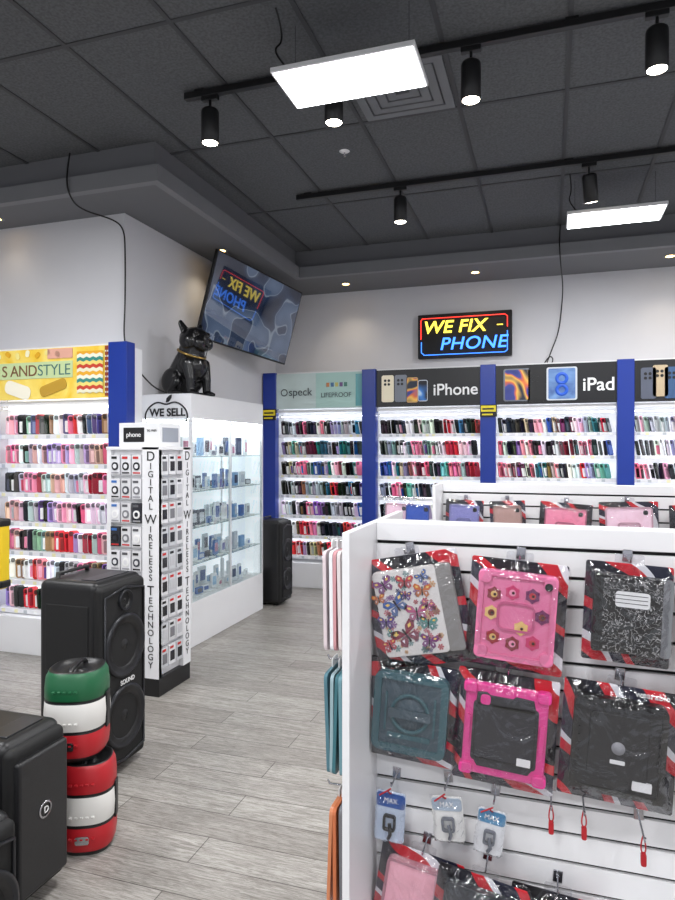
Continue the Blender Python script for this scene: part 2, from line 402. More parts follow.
# ---------- downlights
for i,(x,y) in enumerate([(-2.07,6.66),(-0.70,6.62),(1.06,6.62),(-2.78,5.2),(-4.05,3.95),(2.4,6.62)]):
    e=empty('recessed_downlight',(x,y,ZS))
    lathe('ring',[(0.035,-0.001),(0.055,-0.004),(0.06,0.0)],M_soff2,e)
    lathe('lamp',[(0.0,-0.002),(0.036,-0.002)],M_warm,e)
    l=bpy.data.lights.new('downlight_beam','SPOT'); l.energy=9 if i!=4 else 2; l.color=(1,0.83,0.6); l.spot_size=2.0; l.spot_blend=0.8; l.shadow_soft_size=0.04
    lo=bpy.data.objects.new('beam',l); lo.location=(0,0,-0.02); link(lo,e)
# ---------- track lights
def track(name,y,x0,x1,lamps):
    e=empty(name)
    box('rail',(x0,y-0.018,ZC-0.05),(x1,y+0.018,ZC-0.012),M_black,e,0.002)
    boxes('rail_mounts',[((xx-0.03,y-0.02,ZC-0.02),(xx+0.03,y+0.02,ZC-0.006)) for xx in (x0+0.1,(x0+x1)/2,x1-0.1)],M_black,e)
    for (x,tx,ty) in lamps:
        h=empty('spot_head',(x,y,ZC-0.05)); h.parent=e
        box('adapter',(-0.05,-0.016,-0.025),(0.05,0.016,0),M_black,h,0.002)
        tube('stem',[(0,0,-0.02),(0,0,-0.08)],0.008,M_black,h)
        lathe('housing',[(0,0.0),(0.04,0.0),(0.048,-0.008),(0.05,-0.02),(0.05,-0.19),(0.046,-0.193),(0.043,-0.186),(0.0,-0.184)],M_black,h,(0,0,-0.075),(tx,ty,0),32)
        lathe('lens',[(0,-0.188),(0.043,-0.190)],M_lens,h,(0,0,-0.075),(tx,ty,0),24)
        l=bpy.data.lights.new('spot_beam','SPOT'); l.energy=20; l.spot_size=1.3; l.spot_blend=0.5; l.shadow_soft_size=0.04; l.color=(1,0.95,0.88)
        lo=bpy.data.objects.new('beam',l); lo.location=(0,0,-0.285); lo.rotation_euler=(tx,ty,0); link(lo,h)
track('ceiling_track_light',3.29,-1.99,2.2,[(-1.83,0,0),(-1.089,0,0),(-0.369,0,0),(0.473,0,0),(1.7,0,0)])
track('ceiling_track_light',4.88,-1.93,2.2,[(-1.08,0,0),(0.269,0.25,-0.1),(1.7,0,0)])
# ---------- LED panels
def panel(x0,y0,w=0.68,d=0.34,z=3.25,power=40):
    e=empty('led_ceiling_panel',(x0,y0,z))
    box('housing',(0,0,0.0),(w,d,0.024),M_white,e,0.003)
    box('diffuser',(0.012,0.012,-0.004),(w-0.012,d-0.012,0.0),P('led_diffuser',(255,255,255),0.5,em=(250,252,255),es=9),e)
    for dx in (0.06,w-0.06):
        tube('hanger_cable',[(dx,d/2,0.024),(dx,d/2,ZC-z)],0.002,M_metal,e)
    tube('power_cable',[(0.08,0.05,0.02),(0.0,0.0,0.10),(0.04,0.1,0.2),(0.02,0.02,ZC-z)],0.005,M_black,e,smooth=True)
    l=bpy.data.lights.new('panel_glow','AREA'); l.shape='RECTANGLE'; l.size=w-0.03; l.size_y=d-0.03; l.energy=power; l.color=(0.99,0.99,1)
    lo=bpy.data.objects.new('glow',l); lo.location=(w/2,d/2,-0.006); link(lo,e)
panel(-1.23,2.77); panel(0.13,5.12)
for p in [(-0.9,0.2),(1.8,0.2),(-3.4,0.2),(-3.6,2.0),(2.0,2.8),(2.1,5.12),(-0.9,-1.8),(1.8,-1.8),(-3.4,-1.8)]: panel(*p)
e=empty('ceiling_air_vent',(-0.80,3.64,ZC))
for k in range(4):
    s=0.27-0.06*k
    o=frame('louver_%d'%k,2*s,2*s,0.004,0.05,0,0.008,P('vent_paint',(112,114,118),0.6),e); o.rotation_euler=(math.pi/2,0,0); o.location=(0,0,-0.014+0.002*k)
e=empty('fire_sprinkler',(-1.34,4.28,ZC))
lathe('escutcheon',[(0,-0.008),(0.02,-0.008),(0.034,-0.002),(0.036,0)],M_white,e)
lathe('head',[(0,-0.035),(0.012,-0.035),(0.012,-0.032),(0.005,-0.03),(0.006,-0.008)],M_metal,e)

# ---------- neon sign
sg=empty('neon_sign',(-0.85,6.95,2.715))
rrect('board',0.98,0.47,0.01,-0.02,0.03,M_blackm,sg)
boxes('wall_standoffs',[((sx*0.4-0.01,0.03,sz*0.18-0.01),(sx*0.4+0.01,0.048,sz*0.18+0.01)) for sx in (1,-1) for sz in (1,-1)],M_metal,sg)
def neon(name,c,s): return P(name,c,0.4,em=c,es=s)
NY=neon('neon_yellow',(255,228,80),1.8); NB=neon('neon_blue',(60,130,255),2.4); NR=neon('neon_red',(255,60,50),2.0)
text('neon_text_upper','WE FIX',0.185,(-0.105,-0.04,0.085),FY,NY,sg,ext=0.004,shear=0.2,bev=0.001,off=0.0015,sx=1.08,sp=1.02)
text('neon_text_lower','PHONE',0.185,(0.09,-0.04,-0.095),FY,NB,sg,ext=0.004,shear=0.2,bev=0.001,off=0.0005,sx=1.08,sp=1.06)
tube('neon_border_red',[(-0.455,-0.035,-0.03),(-0.455,-0.035,0.17),(-0.44,-0.035,0.19),(0.42,-0.035,0.19),(0.445,-0.035,0.17),(0.445,-0.035,0.06)],0.0045,NR,sg)
tube('neon_border_blue',[(0.445,-0.035,0.02),(0.445,-0.035,-0.18),(0.42,-0.035,-0.20),(-0.42,-0.035,-0.20),(-0.45,-0.035,-0.17),(-0.45,-0.035,-0.06)],0.0045,NB,sg)
tube('neon_bar',[(0.34,-0.035,0.085),(0.40,-0.035,0.085)],0.005,NY,sg)
# ---------- TV
ph=math.radians(11.2); ta=math.radians(14.5)
d=Vector((math.sin(ph),math.cos(ph),0)); nh=Vector((math.cos(ph),-math.sin(ph),0)); Zv=Vector((0,0,1))
ev=-Zv*math.cos(ta)-nh*math.sin(ta); nn=nh*math.cos(ta)-Zv*math.sin(ta)
TW,TH=1.40,0.78
ctr=Vector((-2.74,5.0,3.20))+d*TW/2+ev*TH/2
tv=empty('television'); M=Matrix((( d.x,-nn.x,-ev.x,ctr.x),(d.y,-nn.y,-ev.y,ctr.y),(d.z,-nn.z,-ev.z,ctr.z),(0,0,0,1)))@Matrix.Rotation(math.radians(3.5),4,'Y')
tv.matrix_world=M
rrect('bezel',TW,TH,0.01,-0.012,0.02,M_black,tv,bevel=0.003)
rrect('back_housing',TW*0.7,TH*0.6,0.02,0.02,0.05,M_black,tv,cz=-0.03)
scr=bpy.data.materials.new('tv_screen'); scr.use_nodes=True; nt=scr.node_tree; b=nt.nodes['Principled BSDF']
tc=nt.nodes.new('ShaderNodeTexCoord'); n=nt.nodes.new('ShaderNodeTexNoise'); n.inputs['Scale'].default_value=2.0; n.inputs['Detail'].default_value=1.5; nt.links.new(tc.outputs['Object'],n.inputs['Vector'])
cr=nt.nodes.new('ShaderNodeValToRGB'); el=cr.color_ramp.elements
for p_,c_ in [(0.0,(14,20,34)),(0.44,(22,30,50)),(0.50,(40,54,80)),(0.505,(130,142,156)),(0.513,(66,82,108)),(0.60,(82,98,124)),(0.605,(130,142,156)),(0.613,(40,54,78))]:
    q=el.new(p_); q.color=lin(c_)
el.remove(el[0]); el[len(el)-1].color=lin((40,54,78))
nt.links.new(n.outputs['Fac'],cr.inputs['Fac']); nt.links.new(cr.outputs['Color'],b.inputs['Emission Color']); b.inputs['Emission Strength'].default_value=0.75
b.inputs['Base Color'].default_value=(0.01,0.01,0.012,1); b.inputs['Roughness'].default_value=0.03; b.inputs['Specular IOR Level'].default_value=1.0; b.inputs['Coat Weight'].default_value=0.5; b.inputs['Coat IOR'].default_value=1.7
rrect('screen',TW-0.025,TH-0.03,0.005,-0.014,-0.012,scr,tv)
tube('mount_arm',[(0,0.05,0),(0.02,0.16,-0.05)],0.02,M_black,tv)
tube('cable',[(-0.5,0.03,-0.2),(-0.45,0.04,-0.5),(-0.5,0.05,-0.8)],0.004,M_black,tv,smooth=True)

# ---------- glass cabinet
gc=empty('glass_display_cabinet')
X0,X1,Y0,Y1,HT=-3.02,-2.57,4.33,5.63,1.93
box('base',(X0,Y0,0),(X1,Y1,0.34),M_white,gc,0.004)
box('header',(X0,Y0,HT-0.19),(X1,Y1,HT),M_white,gc,0.004)
M_cb=P('cabinet_back_panel',(245,246,248),0.5,em=(248,250,255),es=0.5)
boxes('back',[((X0,Y0+0.01,0.34),(X0+0.015,Y1-0.01,HT-0.19)),((X0+0.03,Y1-0.015,0.34),(X1-0.03,Y1-0.003,HT-0.19))],M_cb,gc)
boxes('posts',[((x,y,0.34),(x+0.022,y+0.022,HT-0.19)) for x in (X0,X1-0.022) for y in (Y0,Y1-0.022)]+[((X1-0.02,(Y0+Y1)/2-0.010,0.34),(X1,(Y0+Y1)/2+0.010,HT-0.19))],P('aluminium_frame',(222,223,225),0.3,0.2),gc)
boxes('glass_doors',[((X1-0.008,Y0+0.025,0.34),(X1-0.004,Y1-0.025,HT-0.19)),((X0+0.03,Y0+0.004,0.34),(X1-0.03,Y0+0.008,HT-0.19))],M_glass,gc)
shz=[0.345,0.62,0.90,1.18,1.45]
boxes('glass_shelves',[((X0+0.02,Y0+0.02,z-0.006),(X1-0.02,Y1-0.02,z)) for z in shz[1:]],glassmat('shelf_glass',(228,240,238),0.2,0.05,0,0.10),gc)
boxes('cabinet_leds',[((X1-0.045,Y0+0.03,HT-0.20),(X1-0.03,Y1-0.03,HT-0.19)),((X0+0.03,Y0+0.03,HT-0.20),(X0+0.05,Y1-0.03,HT-0.19))],M_led2,gc)
vc=VC()
for z in shz:
    y=Y0+0.09
    while y<Y1-0.10:
        for xx in (X1-0.11,X1-0.28):
            w=random.uniform(0.06,0.09); h=random.choice([0.05,0.12,0.15,0.10,0.16]); c=random.choice([(235,238,240),(225,228,232),(240,240,240),(90,125,185),(140,175,210),(70,76,90),(210,215,220),(225,230,235)])
            Mx=Matrix.Translation((xx,y,z+h/2+0.001))@Matrix.Rotation(math.radians(90+random.uniform(-15,15)),4,'Z')
            vc.prism(OCT(w,h,0.004),0.02,Mx,c)
            vc.prism(OCT(w*0.7,h*0.6,0.004),0.024,Mx,random.choice([(80,105,160),(200,205,212),(60,62,70),(150,185,215),(100,105,120),(190,130,150),(225,228,232)]))
            vc.box((xx+0.03,y-0.03,z+0.001),(xx+0.06,y+0.03,z+0.006),(245,245,245))
        y+=random.uniform(0.10,0.14)
vc.build('boxed_products',gc)
text('header_text','WE SELL',0.083,(X0+0.245,Y0-0.004,HT-0.145),FY,M_txtk,gc,off=0.0025)
ap=[]
for i in range(40):
    a=math.radians(-20+222*i/39); ap.append((X0+0.235+0.185*math.cos(a),Y0-0.004,HT-0.175+0.125*math.sin(a)-0.03*math.exp(-((a-math.pi/2)/0.3)**2)))
tube('apple_outline',ap,0.006,M_txtk,gc)
prism('apple_leaf',[(X0+0.235,HT-0.066),(X0+0.24,HT-0.035),(X0+0.265,HT-0.012),(X0+0.285,HT-0.006),(X0+0.28,HT-0.035),(X0+0.26,HT-0.06)],Y0-0.008,Y0-0.002,M_txtk,gc)

# ---------- bulldog statue
import bmesh
bm=bmesh.new()
def ell(c,r,rot=None):
    M=Matrix.Translation(c)
    if rot: M=M@Matrix.Rotation(rot,4,'Y')
    M=M@Matrix.Diagonal((*r,1)); bmesh.ops.create_icosphere(bm,subdivisions=3,radius=1,matrix=M)
def cap(a,b,ra,rb,fl=1):
    a=Vector(a);b=Vector(b); n=12
    for i in range(n+1):
        t=i/n; p=a.lerp(b,t); r=ra+(rb-ra)*t; bmesh.ops.create_icosphere(bm,subdivisions=2,radius=1,matrix=Matrix.Translation(p)@Matrix.Diagonal((r*fl,r,r,1)))
ell((-0.09,0,0.13),(0.125,0.145,0.13)); cap((-0.08,0,0.16),(0.02,0,0.29),0.135,0.135)
ell((0.05,0,0.26),(0.125,0.145,0.14)); cap((0.035,0,0.33),(0.055,0,0.41),0.125,0.115)
for s in (1,-1):
    cap((0.09,s*0.10,0.27),(0.12,s*0.105,0.14),0.062,0.043); cap((0.12,s*0.105,0.14),(0.125,s*0.105,0.035),0.042,0.036)
    ell((0.148,s*0.105,0.024),(0.052,0.040,0.024))
    for k in (-1,0,1): ell((0.188,s*0.105+k*0.021,0.018),(0.018,0.011,0.016))
    ell((-0.08,s*0.115,0.13),(0.110,0.06,0.115)); cap((-0.0,s*0.135,0.12),(-0.07,s*0.14,0.04),0.045,0.03); ell((0.0,s*0.15,0.024),(0.08,0.034,0.024))
    # broad, rounded bat ears set wide apart
    cap((0.045,s*0.092,0.555),(0.035,s*0.125,0.605),0.046,0.032,0.42)
    # jowls, brow, cheeks
    ell((0.178,s*0.052,0.440),(0.048,0.055,0.056))
    ell((0.163,s*0.075,0.520),(0.022,0.026,0.024))
    ell((0.08,s*0.085,0.465),(0.085,0.065,0.078))
ell((0.075,0,0.495),(0.125,0.135,0.095)); ell((0.180,0,0.475),(0.042,0.070,0.050)); ell((0.218,0,0.498),(0.014,0.030,0.016)); ell((0.172,0,0.398),(0.050,0.062,0.026))
me=bpy.data.meshes.new('bulldog_statue'); bm.to_mesh(me); bm.free()
me.materials.append(P('glossy_black_ceramic',(14,14,16),0.22))
dog=bpy.data.objects.new('bulldog_statue',me); dog.location=(-2.785,4.64,HT); dog.rotation_euler=(0,0,math.radians(-14)); dog.scale=(0.96,0.88,0.95); link(dog)
m=dog.modifiers.new('r','REMESH'); m.mode='VOXEL'; m.voxel_size=0.006; m.use_smooth_shade=True
m=dog.modifiers.new('s','SMOOTH'); m.factor=0.5; m.iterations=3
lathe('collar',[(0.118,-0.008),(0.131,-0.008),(0.131,0.008),(0.118,0.008)],P('brass',(170,140,80),0.3,1),dog,(0.045,0,0.365),(0,math.radians(22),0),32)

# ---------- accessory tower
tw=empty('accessory_display_tower')
a0,a1,b0,b1,TT=-2.62,-2.245,3.41,3.77,1.52
box('base',(a0,b0,0),(a1,b1,0.11),M_black,tw,0.003)
box('core',(a0+0.03,b0+0.03,0.11),(a1-0.03,b1-0.03,TT-0.02),M_white,tw)
boxes('corner_posts',[((x,y,0.11),(x+0.03,y+0.03,TT)) for x in (a0,a1-0.03) for y in (b0,b1-0.03)],M_white,tw)
boxes('text_boards',[((a1-0.115,b0-0.004,0.11),(a1-0.0,b0+0.03,TT)),((a1-0.03,b1-0.09,0.11),(a1+0.004,b1,TT))],P('sign_board',(232,232,235),0.3),tw)
box('top_cap',(a0-0.004,b0-0.004,TT-0.02),(a1+0.004,b1+0.004,TT),M_white,tw,0.003)
body="DIGITAL WIRELESS TECHNOLOGY"
def stack(x,y,rot):
    z=TT-0.06
    for i,ch in enumerate(body):
        if ch==' ': z-=0.03; continue
        big=(i==0 or body[i-1]==' ')
        text('letter_%02d'%i,ch,0.082 if big else 0.055,(x,y,z),rot,M_txtk,tw,ext=0.0008)
        z-=0.060 if big else 0.049
stack(a1-0.055,b0-0.006,FY); stack(a1+0.006,b1-0.045,FX)
vc=VC()
for r in range(9):
    z=TT-0.11-0.148*r
    vc.box((a0+0.03,b0+0.012,z-0.072),(a1-0.115,b0+0.03,z-0.064),(215,216,220)); vc.box((a1-0.03,b0+0.03,z-0.072),(a1-0.012,b1-0.09,z-0.064),(215,216,220))
    for k in range(3):
        x=a0+0.062+0.078*k; c=random.choice([(225,225,228),(215,215,218),(222,222,226),(40,42,50)])
        vc.box((x-0.033,b0-0.002,z-0.062),(x+0.033,b0+0.028,z+0.06),c)
        c2=random.choice([(20,20,25),(120,120,125),(25,25,30),(60,62,70),(235,235,235)])
        vc.prism(rr_pts(0.046,0.05,0.02,3),0.004,Matrix.Translation((x,b0-0.004,z-0.01)),c2)
        vc.prism(rr_pts(0.026,0.028,0.012,3),0.006,Matrix.Translation((x,b0-0.004,z-0.01)),c)
        vc.box((x-0.026,b0-0.004,z+0.035),(x+0.012,b0-0.001,z+0.05),random.choice([(190,50,50),(30,30,30),(90,90,95),(60,110,180)]))
        vc.box((x-0.026,b0-0.004,z-0.055),(x+0.026,b0-0.001,z-0.046),random.choice([(190,50,50),(30,30,30),(150,150,155)]))
        y=b0+0.06+0.085*k; c=random.choice([(225,225,228),(215,215,218),(200,202,206)])
        if y<b1-0.12:
            vc.box((a1-0.028,y-0.036,z-0.062),(a1+0.002,y+0.036,z+0.06),c)
            vc.box((a1+0.001,y-0.024,z-0.04),(a1+0.004,y+0.024,z+0.02),random.choice([(20,20,25),(120,120,125),(30,30,35),(190,190,195)]))
            vc.box((a1+0.001,y-0.026,z+0.035),(a1+0.004,y+0.012,z+0.05),random.choice([(190,50,50),(30,30,30)]))
vc.build('packaged_accessories',tw)
bxw=empty('router_carton',(-2.43,3.59,TT))
box('carton',(-0.145,-0.12,0),(0.15,0.12,0.15),P('carton_white',(225,226,228),0.5),bxw,0.003)
box('label',(-0.11,-0.123,0.03),(0.04,-0.12,0.12),M_black,bxw)
text('label_text','phone',0.042,(-0.035,-0.125,0.075),FY,M_txtw,bxw)
text('label_text_b','5G WiFi',0.02,(0.095,-0.122,0.10),FY,M_txtk,bxw)
box('label_side',(0.15,-0.09,0.03),(0.152,0.09,0.12),P('label_grey',(150,155,165),0.5),bxw)

# ---------- speakers
M_grill=wavy('speaker_grille',[(10,10,11),(30,30,32)],160,0,'VORONOI',pos=[0,0.25]); M_cone=P('woofer_cone',(26,26,28),0.5); M_rim=P('woofer_rim',(42,43,47),0.35,0.4)
def woofer(parent,loc,r,rot=(0,math.pi/2,0)):
    lathe('woofer',[(r*1.08,-0.004),(r*1.08,0.012),(r*0.98,0.016),(r*0.93,0.006),(r*0.82,0.012),(r*0.74,0.0),(r*0.34,-0.03),(r*0.32,-0.012),(r*0.2,0.0),(0,0.006)],[M_rim,M_black,M_cone],parent,loc,rot,40,mi=[0,0,0,1,1,2,2,1,1])
def party(name,x0,x1,y0,y1,h,woofers,tweet=None,grille=False):
    e=empty(name); cy=(y0+y1)/2
    box('cabinet',(x0,y0,0.02),(x1-0.03,y1,h),M_black,e,0.035,5)
    box('front_baffle',(x1-0.06,y0+0.006,0.03),(x1-0.008,y1-0.006,h-0.02),M_blackm,e,0.025,5)
    for z,r in woofers: woofer(e,(x1-0.008,cy,z),r)
    if tweet: 
        z,r=tweet; woofer(e,(x1-0.008,cy,z),r)
    if grille:
        box('front_grille',(x1-0.02,y0+0.02,0.06),(x1+0.012,y1-0.02,h-0.06),M_grill,e,0.012,4)
    boxes('feet',[((x,y,0),(x+0.04,y+0.04,0.03)) for x in (x0+0.04,x1-0.11) for y in (y0+0.04,y1-0.08)],M_blackm,e)
    tube('carry_handle',[(x0+0.05,cy-0.10,h-0.015),(x0+0.05,cy-0.10,h+0.018),(x0+0.05,cy+0.10,h+0.018),(x0+0.05,cy+0.10,h-0.015)],0.011,M_black,e)
    box('control_panel',(x1-0.15,y0+0.05,h-0.002),(x1-0.07,y1-0.05,h+0.004),M_rim,e,0.002)
    if not grille: tube('front_trim_ring',[(x1-0.004,y0+0.03,0.08),(x1-0.004,y0+0.03,h-0.07),(x1-0.004,cy,h-0.045),(x1-0.004,y1-0.03,h-0.07),(x1-0.004,y1-0.03,0.08),(x1-0.004,cy,0.055)],0.006,M_rim,e,cyc=True)
    return e
sp=party('tower_party_speaker',-2.23,-1.88,2.41,2.76,0.905,[(0.26,0.135),(0.59,0.135)],(0.80,0.045))
text('badge','SOUND',0.03,(-1.87,2.585,0.425),FX,M_txtw,sp)
for dz in (0.3,0.65): box('side_panel_%d'%int(dz*10),(-2.18,2.406,dz-0.15),(-1.95,2.412,dz+0.15),M_blackm,sp,0.004)
sp2=party('boxy_party_speaker',-1.97,-1.60,1.62,1.88,0.565,[(0.18,0.09),(0.38,0.09)],grille=True)
lathe('logo_ring',[(0.022,0),(0.028,0),(0.028,0.003),(0.022,0.003)],M_metal,sp2,(-1.588,1.75,0.31),(0,math.pi/2,0),24)
text('badge','D',0.03,(-1.582,1.75,0.31),FX,M_txtw,sp2)
sp3=party('compact_party_speaker',-1.80,-1.45,1.22,1.51,0.46,[(0.22,0.12)])
sp4=party('rolling_speaker',-2.70,-2.42,5.74,6.02,0.82,[(0.25,0.1),(0.53,0.1)])
def barrel(name,loc,cols,r=0.122,h=0.36,rz=20):
    e=empty(name,loc)
    mats=[P('barrel_%s'%k,c,0.4) for k,c in cols]+[M_black,M_grill]
    pr=[(0,0.0),(r*0.86,0.0),(r*0.93,0.010),(r*0.96,0.018),(r,0.026),(r*1.04,0.06),(r*1.03,0.108),(r*1.01,0.112),(r*1.01,0.116),(r*1.03,0.120),(r*1.06,0.17),(r*1.03,0.222),(r*1.01,0.226),(r*1.01,0.230),(r*1.03,0.234),(r*1.03,0.27),(r*0.99,0.312),(r*0.94,0.322),(r*0.90,0.334),(r*0.8,0.338),(r*0.74,0.326),(r*0.3,0.311),(r*0.28,0.321),(0,0.325)]
    k=h/0.338; pr=[(a,b*k) for a,b in pr]
    mi=[3,3,3,0,0,0,3,3,3,1,1,3,3,3,2,2,2,2,3,3,4,3,3]
    lathe('body',pr,mats,e,seg=64,mi=mi,sq=2.6)
    tube('handle',[(0,-r*0.85,0.31*k),(0,-r*0.8,0.345*k),(0,r*0.8,0.345*k),(0,r*0.85,0.31*k)],0.009,M_black,e,smooth=True)
    rrect('badge',0.05,0.03,0.008,-r*1.08,-r+0.004,M_metal,e,cz=0.065)
    boxes('side_clasps',[((r-0.01,-0.02,0.10*k),(r*1.09,0.02,0.24*k))],M_black,e,0.004)
    for zz in (0.07,0.15,0.27):
        boxes('band_ribs',[((-r*0.5+i*0.02,-r*1.085,zz*k-0.004),(-r*0.5+0.012+i*0.02,-r*0.95,zz*k+0.004)) for i in range(5)],mats[0 if zz<0.1 else (1 if zz<0.2 else 2)],e,0.002)
    e.rotation_euler=(0,0,math.radians(rz)); return e
barrel('barrel_speaker',(-1.672,2.07,0),[('red_a',(176,26,36)),('white',(222,220,216)),('red_a',(190,28,38))],0.096,0.335,25)
barrel('barrel_speaker',(-1.715,2.06,0.348),[('red_a',(190,28,38)),('white',(222,220,216)),('green',(22,92,56))],0.108,0.33,20)
yd=empty('yellow_power_bank_display',(-2.71,2.62,0))
lathe('foot',[(0,0),(0.13,0),(0.13,0.02),(0.02,0.03),(0.014,0.05),(0.014,0.8),(0,0.8)],M_black,yd)
rrect('holder',0.17,0.36,0.03,-0.03,0.03,P('bright_yellow',(235,200,30),0.4),yd,cz=0.97,bevel=0.008)
rrect('label',0.12,0.1,0.01,-0.034,-0.03,M_black,yd,cz=1.05)
boxes('side_bumpers',[((-0.09,-0.035,0.80),(0.09,0.035,0.84)),((-0.09,-0.035,1.11),(0.09,0.035,1.15))],M_black,yd,0.01)

# ---------- gondolas
def gondola(name,x0,x1,y,H=1.29,dn=0.285,df=0.36):
    e=empty(name)
    sl=[]
    z=0.17
    while z+0.066<H-0.03:
        sl.append(((x0+0.02,y,z),(x1-0.02,y+0.016,z+0.066))); sl.append(((x0+0.02,y+0.064,z),(x1-0.02,y+0.08,z+0.066))); z+=0.0762
    boxes('slats',sl,M_white,e)
    box('groove_backing',(x0+0.02,y+0.012,0.15),(x1-0.02,y+0.068,H-0.03),M_dark,e)
    box('top_cap',(x0+0.02,y-0.004,z),(x1-0.02,y+0.084,H),M_white,e,0.002)
    boxes('end_panels',[((x0,y-dn,0),(x0+0.02,y+df,H)),((x1-0.02,y-dn,0),(x1,y+df,H))],M_white,e,0.002)
    box('base_deck',(x0+0.02,y-dn+0.02,0),(x1-0.02,y+df-0.02,0.14),M_white,e,0.003)
    return e
gd=gondola('slatwall_gondola',-0.50,1.92,1.85,1.29,0.275)
g2=gondola('slatwall_gondola',-0.66,1.75,4.14,1.29,0.28,0.36)
M_swoosh=wavy('red_black_swoosh_print',[(20,18,24),(24,24,36),(196,30,44),(225,225,230),(30,32,52),(205,32,46)],2.2,4.0,'WAVE',pos=[0.0,0.22,0.45,0.60,0.68,0.88],rnd=True,dscale=1.8)
def hook(parent,x,z,y0,L=0.1):
    tube('hook',[(x,y0,z),(x,y0-L,z),(x,y0-L-0.006,z+0.012)],0.0025,M_metal,parent)
    box('hook_plate',(x-0.012,y0-0.004,z-0.010),(x+0.012,y0-0.0005,z+0.022),M_metal,parent,0.001)
def bag(parent,w,h,y,cz=0):
    nx,nz=16,18; v=[];f=[]
    for j in range(nz+1):
        for i in range(nx+1):
            ed=min(i,nx-i,j,nz-j)/2.5; ed=min(1,ed)
            v.append((w*(i/nx-0.5)+random.uniform(-.003,.003),y+0.026-0.034*ed+random.uniform(-.0025,.0025),cz+h*(j/nz-0.5)+random.uniform(-.003,.003)))
    for j in range(nz):
        for i in range(nx):
            a=j*(nx+1)+i; f.append((a,a+1,a+nx+2,a+nx+1))
    o=meshobj('plastic_bag',v,f,M_bag,parent,True); return o
def butterfly(vc,x,z,s,col,rot):
    M0=Matrix.Translation((x,-0.0285,z))@Matrix.Rotation(rot,4,'Y')
    for sx in (1,-1):
        vc.prism([(0,0),(sx*0.3*s,0.55*s),(sx*0.8*s,0.75*s),(sx*1.0*s,0.45*s),(sx*0.75*s,0.1*s)],0.0015,M0,col)
        vc.prism([(0,0),(sx*0.6*s,-0.05*s),(sx*0.75*s,-0.4*s),(sx*0.45*s,-0.7*s),(sx*0.15*s,-0.4*s)],0.0015,M0,tuple(min(255,int(k*0.7+40)) for k in col))
        vc.prism([(sx*0.4*s,0.3*s),(sx*0.5*s,0.5*s),(sx*0.75*s,0.5*s),(sx*0.65*s,0.3*s)],0.0022,M0,(235,200,110))
        vc.prism([(sx*0.3*s,-0.15*s),(sx*0.5*s,-0.15*s),(sx*0.45*s,-0.4*s)],0.0022,M0,(230,225,235))
    vc.prism([(-0.06*s,-0.5*s),(0.06*s,-0.5*s),(0.06*s,0.45*s),(-0.06*s,0.45*s)],0.003,M0,(40,30,40))
def flower(vc,x,z,s,col):
    for k in range(6):
        a=k*math.pi/3
        vc.prism([(0,0),(s*math.cos(a-.35),s*math.sin(a-.35)),(1.25*s*math.cos(a),1.25*s*math.sin(a)),(s*math.cos(a+.35),s*math.sin(a+.35))],0.001,Matrix.Translation((x,-0.0278,z)),col)
M_label=P('white_label',(235,235,235),0.5)
